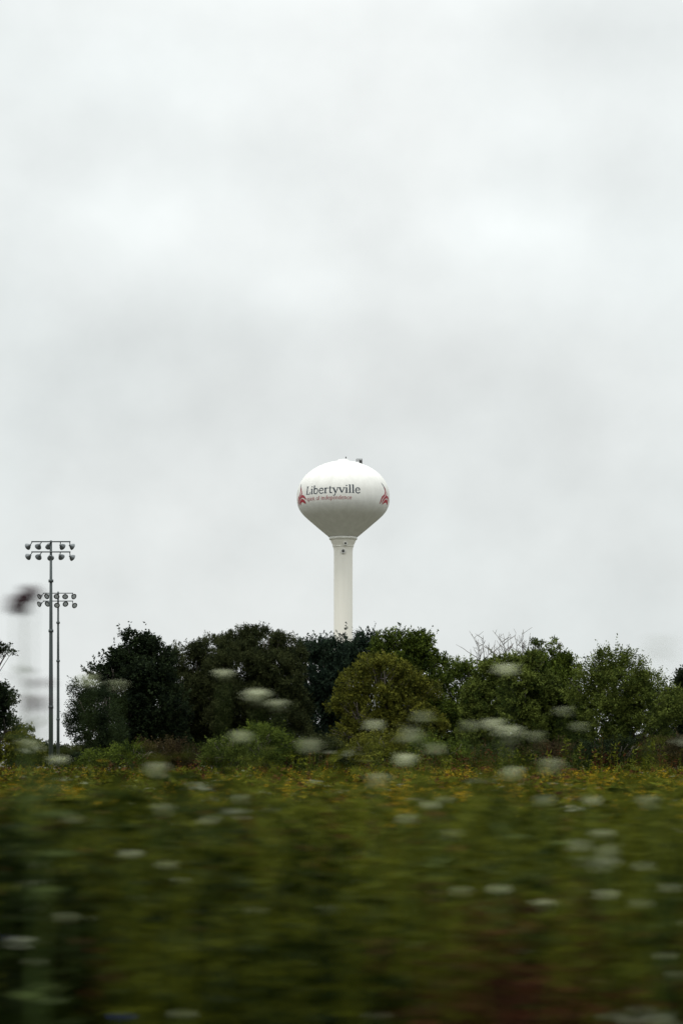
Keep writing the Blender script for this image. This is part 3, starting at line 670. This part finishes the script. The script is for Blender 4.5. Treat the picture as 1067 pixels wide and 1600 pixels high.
# ------------------------------------------------------------------ wild carrots: one object each
def umbel_mesh(seed):
    r = np.random.default_rng(seed); g = Geo(); R_ = .026
    k = 17; th = np.arange(k)*2.399; rr = R_*np.sqrt((np.arange(k)+.5)/k)
    c = np.stack([rr*np.cos(th), rr*np.sin(th), .018*(1-(rr/R_)**2)+r.normal(size=k)*.002], -1)
    for ci in c: g.tube([(0, 0, -.035), (ci[0]*.6, ci[1]*.6, -.012), (ci[0], ci[1], ci[2]-.002)], .0007, 4, False)
    ray = len(np.vstack(g.v)); m = 6
    q = c[:, None]+r.normal(size=(k, m, 3))*np.array([.0048, .0048, .0018]); q = q.reshape(-1, 3)
    a = r.uniform(0, 6.28, len(q)); d = np.stack([np.cos(a), np.sin(a), r.normal(size=len(q))*.25], -1)
    sd = np.stack([-np.sin(a), np.cos(a), r.normal(size=len(q))*.2], -1)
    v = np.stack([q-d*.0036, q+sd*.0032, q+d*.0036, q-sd*.0032], 1).reshape(-1, 3)
    g.add(v, np.arange(len(v)).reshape(-1, 4), np.repeat(r.random(len(q)), 4))
    return raw_mesh('flower_head', np.vstack(g.v), np.vstack(g.f), np.concatenate(g.t))
UM = [umbel_mesh(s) for s in range(5)]
for m in UM: m.materials.append(MM['white'])
def carrot(px, py, D, label, heads=3, size=1.):
    size = size*rng.uniform(.75, 1.25)*(D/7)**1.3*(.9 if py < 1240 else .66); heads = min(heads, 2)
    p = at(px, py, D); z0 = float(gz(D)); t = thing('wild_carrot', label, 'wildflower', (p[0], D, z0), 'white wild carrots along the roadside')
    h = p[2]-z0; g = Geo(); lean = rng.normal(size=2)*.05
    base = np.array([lean[0], lean[1], 0.]); top = np.array([0, 0, h-.035*size])
    st = crom([base, base*.5+np.array([0, 0, h*.45]), top], 6); g.tube(st, np.linspace(.0042, .002, len(st)), 6)
    tips = [(top, size)]
    for k in range(heads-1):
        i = rng.integers(5, 10); a = st[i]; an = rng.uniform(0, 6.28); L = rng.uniform(.08, .20)
        e = a+np.array([math.cos(an)*L, math.sin(an)*L, rng.uniform(.12, .30)]); e[2] = min(e[2], h-.07)
        g.tube(crom([a, (a+e)/2+np.array([math.cos(an)*.02, math.sin(an)*.02, -.02]), e], 4), np.linspace(.0026, .0014, 9), 5)
        tips.append((e, size*rng.uniform(.55, .85)))
    nl = 46; i = rng.integers(1, len(st)-3, nl); a = rng.uniform(0, 6.28, nl)
    g.leaves(st[i], np.stack([np.cos(a), np.sin(a), rng.uniform(-.2, .8, nl)], -1), rng.uniform(.03, .09, nl), .010, .5)
    g.obj('stem', MM['stalk'], t)
    for q, (e, s) in enumerate(tips):
        o = bpy.data.objects.new('flower_head', UM[rng.integers(0, 5)]); C.objects.link(o); o.parent = t
        o.location = e+np.array([0, 0, .035*s]); o.scale = (s, s, s); o.rotation_euler = (rng.normal(.3, .45), rng.normal(0, .45), rng.uniform(0, 6.28))
    return t
CAR = [
 (790, 1048, 6.8, 'highest white wild carrot umbel, level with the foot of the bare branches', 1, 1.15),
 (660, 1120, 7.0, 'tall wild carrot in front of the olive tree, upper of the pair there', 2, 1.1),
 (641, 1148, 7.2, 'wild carrot in front of the olive tree, lower of the pair there', 1, .95),
 (735, 1133, 7.4, 'wild carrot in front of the dark gap, leftmost of its row of four', 1, .8),
 (770, 1133, 7.0, 'wild carrot in front of the dark gap, second from left in its row', 1, 1.0),
 (797, 1147, 6.6, 'largest wild carrot of the row of four below the bare branches', 2, 1.2),
 (835, 1150, 6.9, 'wild carrot in front of the dark gap, rightmost of its row of four', 1, 1.0),
 (680, 1171, 7.1, 'wild carrot at the foot of the spiky topped tree', 2, 1.0),
 (585, 1133, 7.6, 'slender greenish wild carrot directly below the tower shaft', 1, .75),
 (483, 1165, 6.7, 'wild carrot in front of the bush left of the tower shaft', 1, 1.0),
 (402, 1088, 7.2, 'left of the two wild carrots crossing the dome shaped tree', 1, 1.0),
 (434, 1101, 7.4, 'right of the two wild carrots crossing the dome shaped tree', 1, .9),
 (377, 1152, 7.5, 'wild carrot in front of the palest green bush', 1, .85),
 (590, 1218, 6.6, 'bright broad wild carrot at the top edge of the meadow under the tower', 2, 1.3),
 (634, 1188, 7.4, 'wild carrot just right of and above the bright one under the tower', 1, .85),
 (800, 1209, 6.9, 'wide wild carrot on the meadow edge below the row of four', 3, 1.1),
 (860, 1196, 6.7, 'wild carrot on the meadow edge below the tree with two sprigs', 2, 1.1),
 (245, 1203, 6.9, 'wild carrot at the foot of the ragged dark tree', 1, 1.0),
 (138, 1064, 7.6, 'tall wild carrot crossing the thin small leaved tree', 1, .8),
 (185, 1070, 7.6, 'tall wild carrot crossing the ragged dark tree', 1, .7),
 (350, 1054, 7.9, 'tallest wild carrot before the round dense tree', 1, .7),
 (905, 1135, 7.6, 'slender wild carrot between the sprigged tree and the loose topped one', 1, .75),
 (880, 1111, 7.8, 'slender wild carrot before the sprigged tree', 1, .7),
 (45, 1164, 7.0, 'wild carrot before the olive bush at far left', 1, .8),
 (92, 1188, 7.0, 'wild carrot crossing the foot of the floodlight poles', 1, .8),
 (256, 1264, 6.5, 'bright single wild carrot in the upper left meadow', 2, 1.05),
 (114, 1279, 6.6, 'slanting wild carrot in the meadow under the floodlight poles', 2, 1.05),
 (376, 1248, 7.2, 'wild carrot in the meadow below the palest green bush', 2, 1.1),
 (850, 1251, 6.8, 'wild carrot in the meadow below the tree with two sprigs', 2, 1.1),
 (1012, 1252, 6.8, 'wild carrot near the tiny yellow green bush at right', 2, 1.1),
 (636, 1280, 6.6, 'wild carrot in mid meadow to the lower right of the tower', 2, .95),
 (705, 1303, 6.2, 'two tiered wild carrot in the meadow below the dip in the tree line', 3, 1.1),
 (671, 1259, 7.0, 'small wild carrot just above the two tiered one', 1, .8),
 (205, 1335, 5.8, 'wild carrot in the left meadow halfway down', 2, .9),
 (262, 1352, 6.0, 'small wild carrot below and right of the one halfway down the left meadow', 1, .8),
 (780, 1390, 5.7, 'wild carrot alone in the darker middle of the right meadow', 2, .95),
 (720, 1392, 6.0, 'faint wild carrot left of the lone one in the darker meadow', 1, .85),
 (905, 1322, 6.0, 'leftmost wild carrot of the big pale cluster at right', 3, 1.1),
 (940, 1304, 5.9, 'topmost wild carrot of the big pale cluster at right', 4, 1.2),
 (950, 1330, 6.1, 'lowest wild carrot of the big pale cluster at right', 4, 1.2),
 (1004, 1354, 6.0, 'wild carrot just right of the big pale cluster', 2, 1.0),
 (1046, 1388, 5.7, 'wild carrot against the right edge, halfway down the meadow', 3, 1.05),
 (1000, 1412, 5.6, 'faint wild carrot left of the one on the right edge', 2, .9),
 (946, 1398, 5.7, 'faint wild carrot below the big pale cluster', 2, .9),
 (62, 1352, 5.6, 'topmost wild carrot of the pale column at left', 3, 1.1),
 (48, 1384, 5.7, 'middle wild carrot of the pale column at left', 3, 1.05),
 (52, 1416, 5.6, 'lowest wild carrot of the pale column at left', 3, 1.0),
 (104, 1433, 5.3, 'wild carrot just right of the pale column at left', 1, .9),
 (55, 1503, 5.0, 'dim wild carrot low on the left side', 1, .9),
 (284, 1585, 4.6, 'dim wild carrot at the bottom edge, left half', 1, .8),
 (588, 1586, 4.6, 'dim wild carrot at the bottom edge, right of the middle', 1, .8),
 (400, 1422, 5.4, 'faint wild carrot in the dark middle of the near meadow', 1, .75),
 (325, 1282, 6.4, 'wild carrot between the left meadow pair and the middle', 2, .85),
 (925, 1250, 7.4, 'small wild carrot between the two on the right meadow edge', 1, .8),
]
for a in CAR: carrot(*a)

# chicory: two small blue flowers low on the left
for (px, py, D, lab) in ((8, 1466, 5.2, 'blue chicory flower on the left edge below the pale column'), (190, 1588, 4.6, 'blue chicory flower on the bottom edge at left')):
    p = at(px, py, D); z0 = float(gz(D)); t = thing('chicory', lab, 'wildflower', (p[0], D, z0), 'blue chicory in the near meadow'); h = p[2]-z0
    g = Geo(); g.tube([(.02, 0, 0), (.01, 0, h*.5), (0, 0, h)], [.004, .003, .002], 6); g.obj('stem', MM['stalk'], t)
    g = Geo(); a = np.arange(16)/16*6.283; g.leaves(np.tile([[0, 0, h]], (16, 1)), np.stack([np.cos(a)*.7, np.full(16, -.45), np.sin(a)], -1), .007, .003, rng.random(16)); g.obj('petals', MM['chicory'], t)

# tall thistle very near the road, left
def thistle(label, D, heads, base_px, leaves=40):
    p = at(base_px, HY, D); z0 = float(gz(D)); t = thing('thistle', label, 'weed', (p[0], D, z0))
    g = Geo(); H = []
    for (hx, hy, r) in heads:
        q = at(hx, hy, D); e = np.array([q[0]-p[0], rng.normal()*.03, q[2]-z0]); H.append((e, r))
        st = crom([(0, 0, 0), (e[0]*.15, 0, e[2]*.45), (e[0]*.55, 0, e[2]*.8), e], 6); g.tube(st, np.linspace(.006, .0025, len(st)), 6)
        n = leaves; i = rng.integers(3, len(st)-4, n); a = rng.uniform(0, 6.28, n)
        g.leaves(st[i], np.stack([np.cos(a), np.sin(a), rng.uniform(-.1, .8, n)], -1), rng.uniform(.04, .10, n), .012, .4)
    g.obj('stem', MM['stalk'], t)
    for e, r in H:
        g = Geo(); g.lathe([(.001, -r), (r*.7, -r*.75), (r, -r*.1), (r*.85, r*.45), (r*.5, r*.8), (.001, r*.85)], e, seg=16)
        n = 160; u = rng.normal(size=(n, 3)); u /= np.linalg.norm(u, axis=1)[:, None]; g.leaves(e+u*r*.8, u+rng.normal(size=(n, 3))*.2, r*.75, r*.16, rng.random(n))
        g.obj('flower_head', MM['purple'], t)
thistle('tall thistle with two dark purplish heads rising beside the floodlight poles', 6.4, [(27, 944, .024), (47, 927, .021)], 40, 26)
thistle('second tall thistle with one purplish head left of the pole feet', 4.6, [(62, 1100, .014), (66, 1068, .010)], 60, 22)
# lone grass plume at right
p = at(1029, 1018, 4.2); z0 = float(gz(4.2)); t = thing('grass_plume', 'faint lone grass plume against the sky at right', 'grass', (p[0], 4.2, z0)); h = p[2]-z0
g = Geo(); g.tube([(.03, 0, 0), (.02, 0, h*.5), (0, 0, h)], [.002, .0014, .0008], 5); g.obj('stem', MM['stalk'], t)
g = Geo(); n = 60; g.leaves(np.stack([rng.normal(size=n)*.007, rng.normal(size=n)*.007, h+rng.normal(size=n)*.014], -1), rng.normal(size=(n, 3))+np.array([0, 0, 1.5]), .010, .0022, rng.random(n)); g.obj('seed_head', MM['cream'], t)
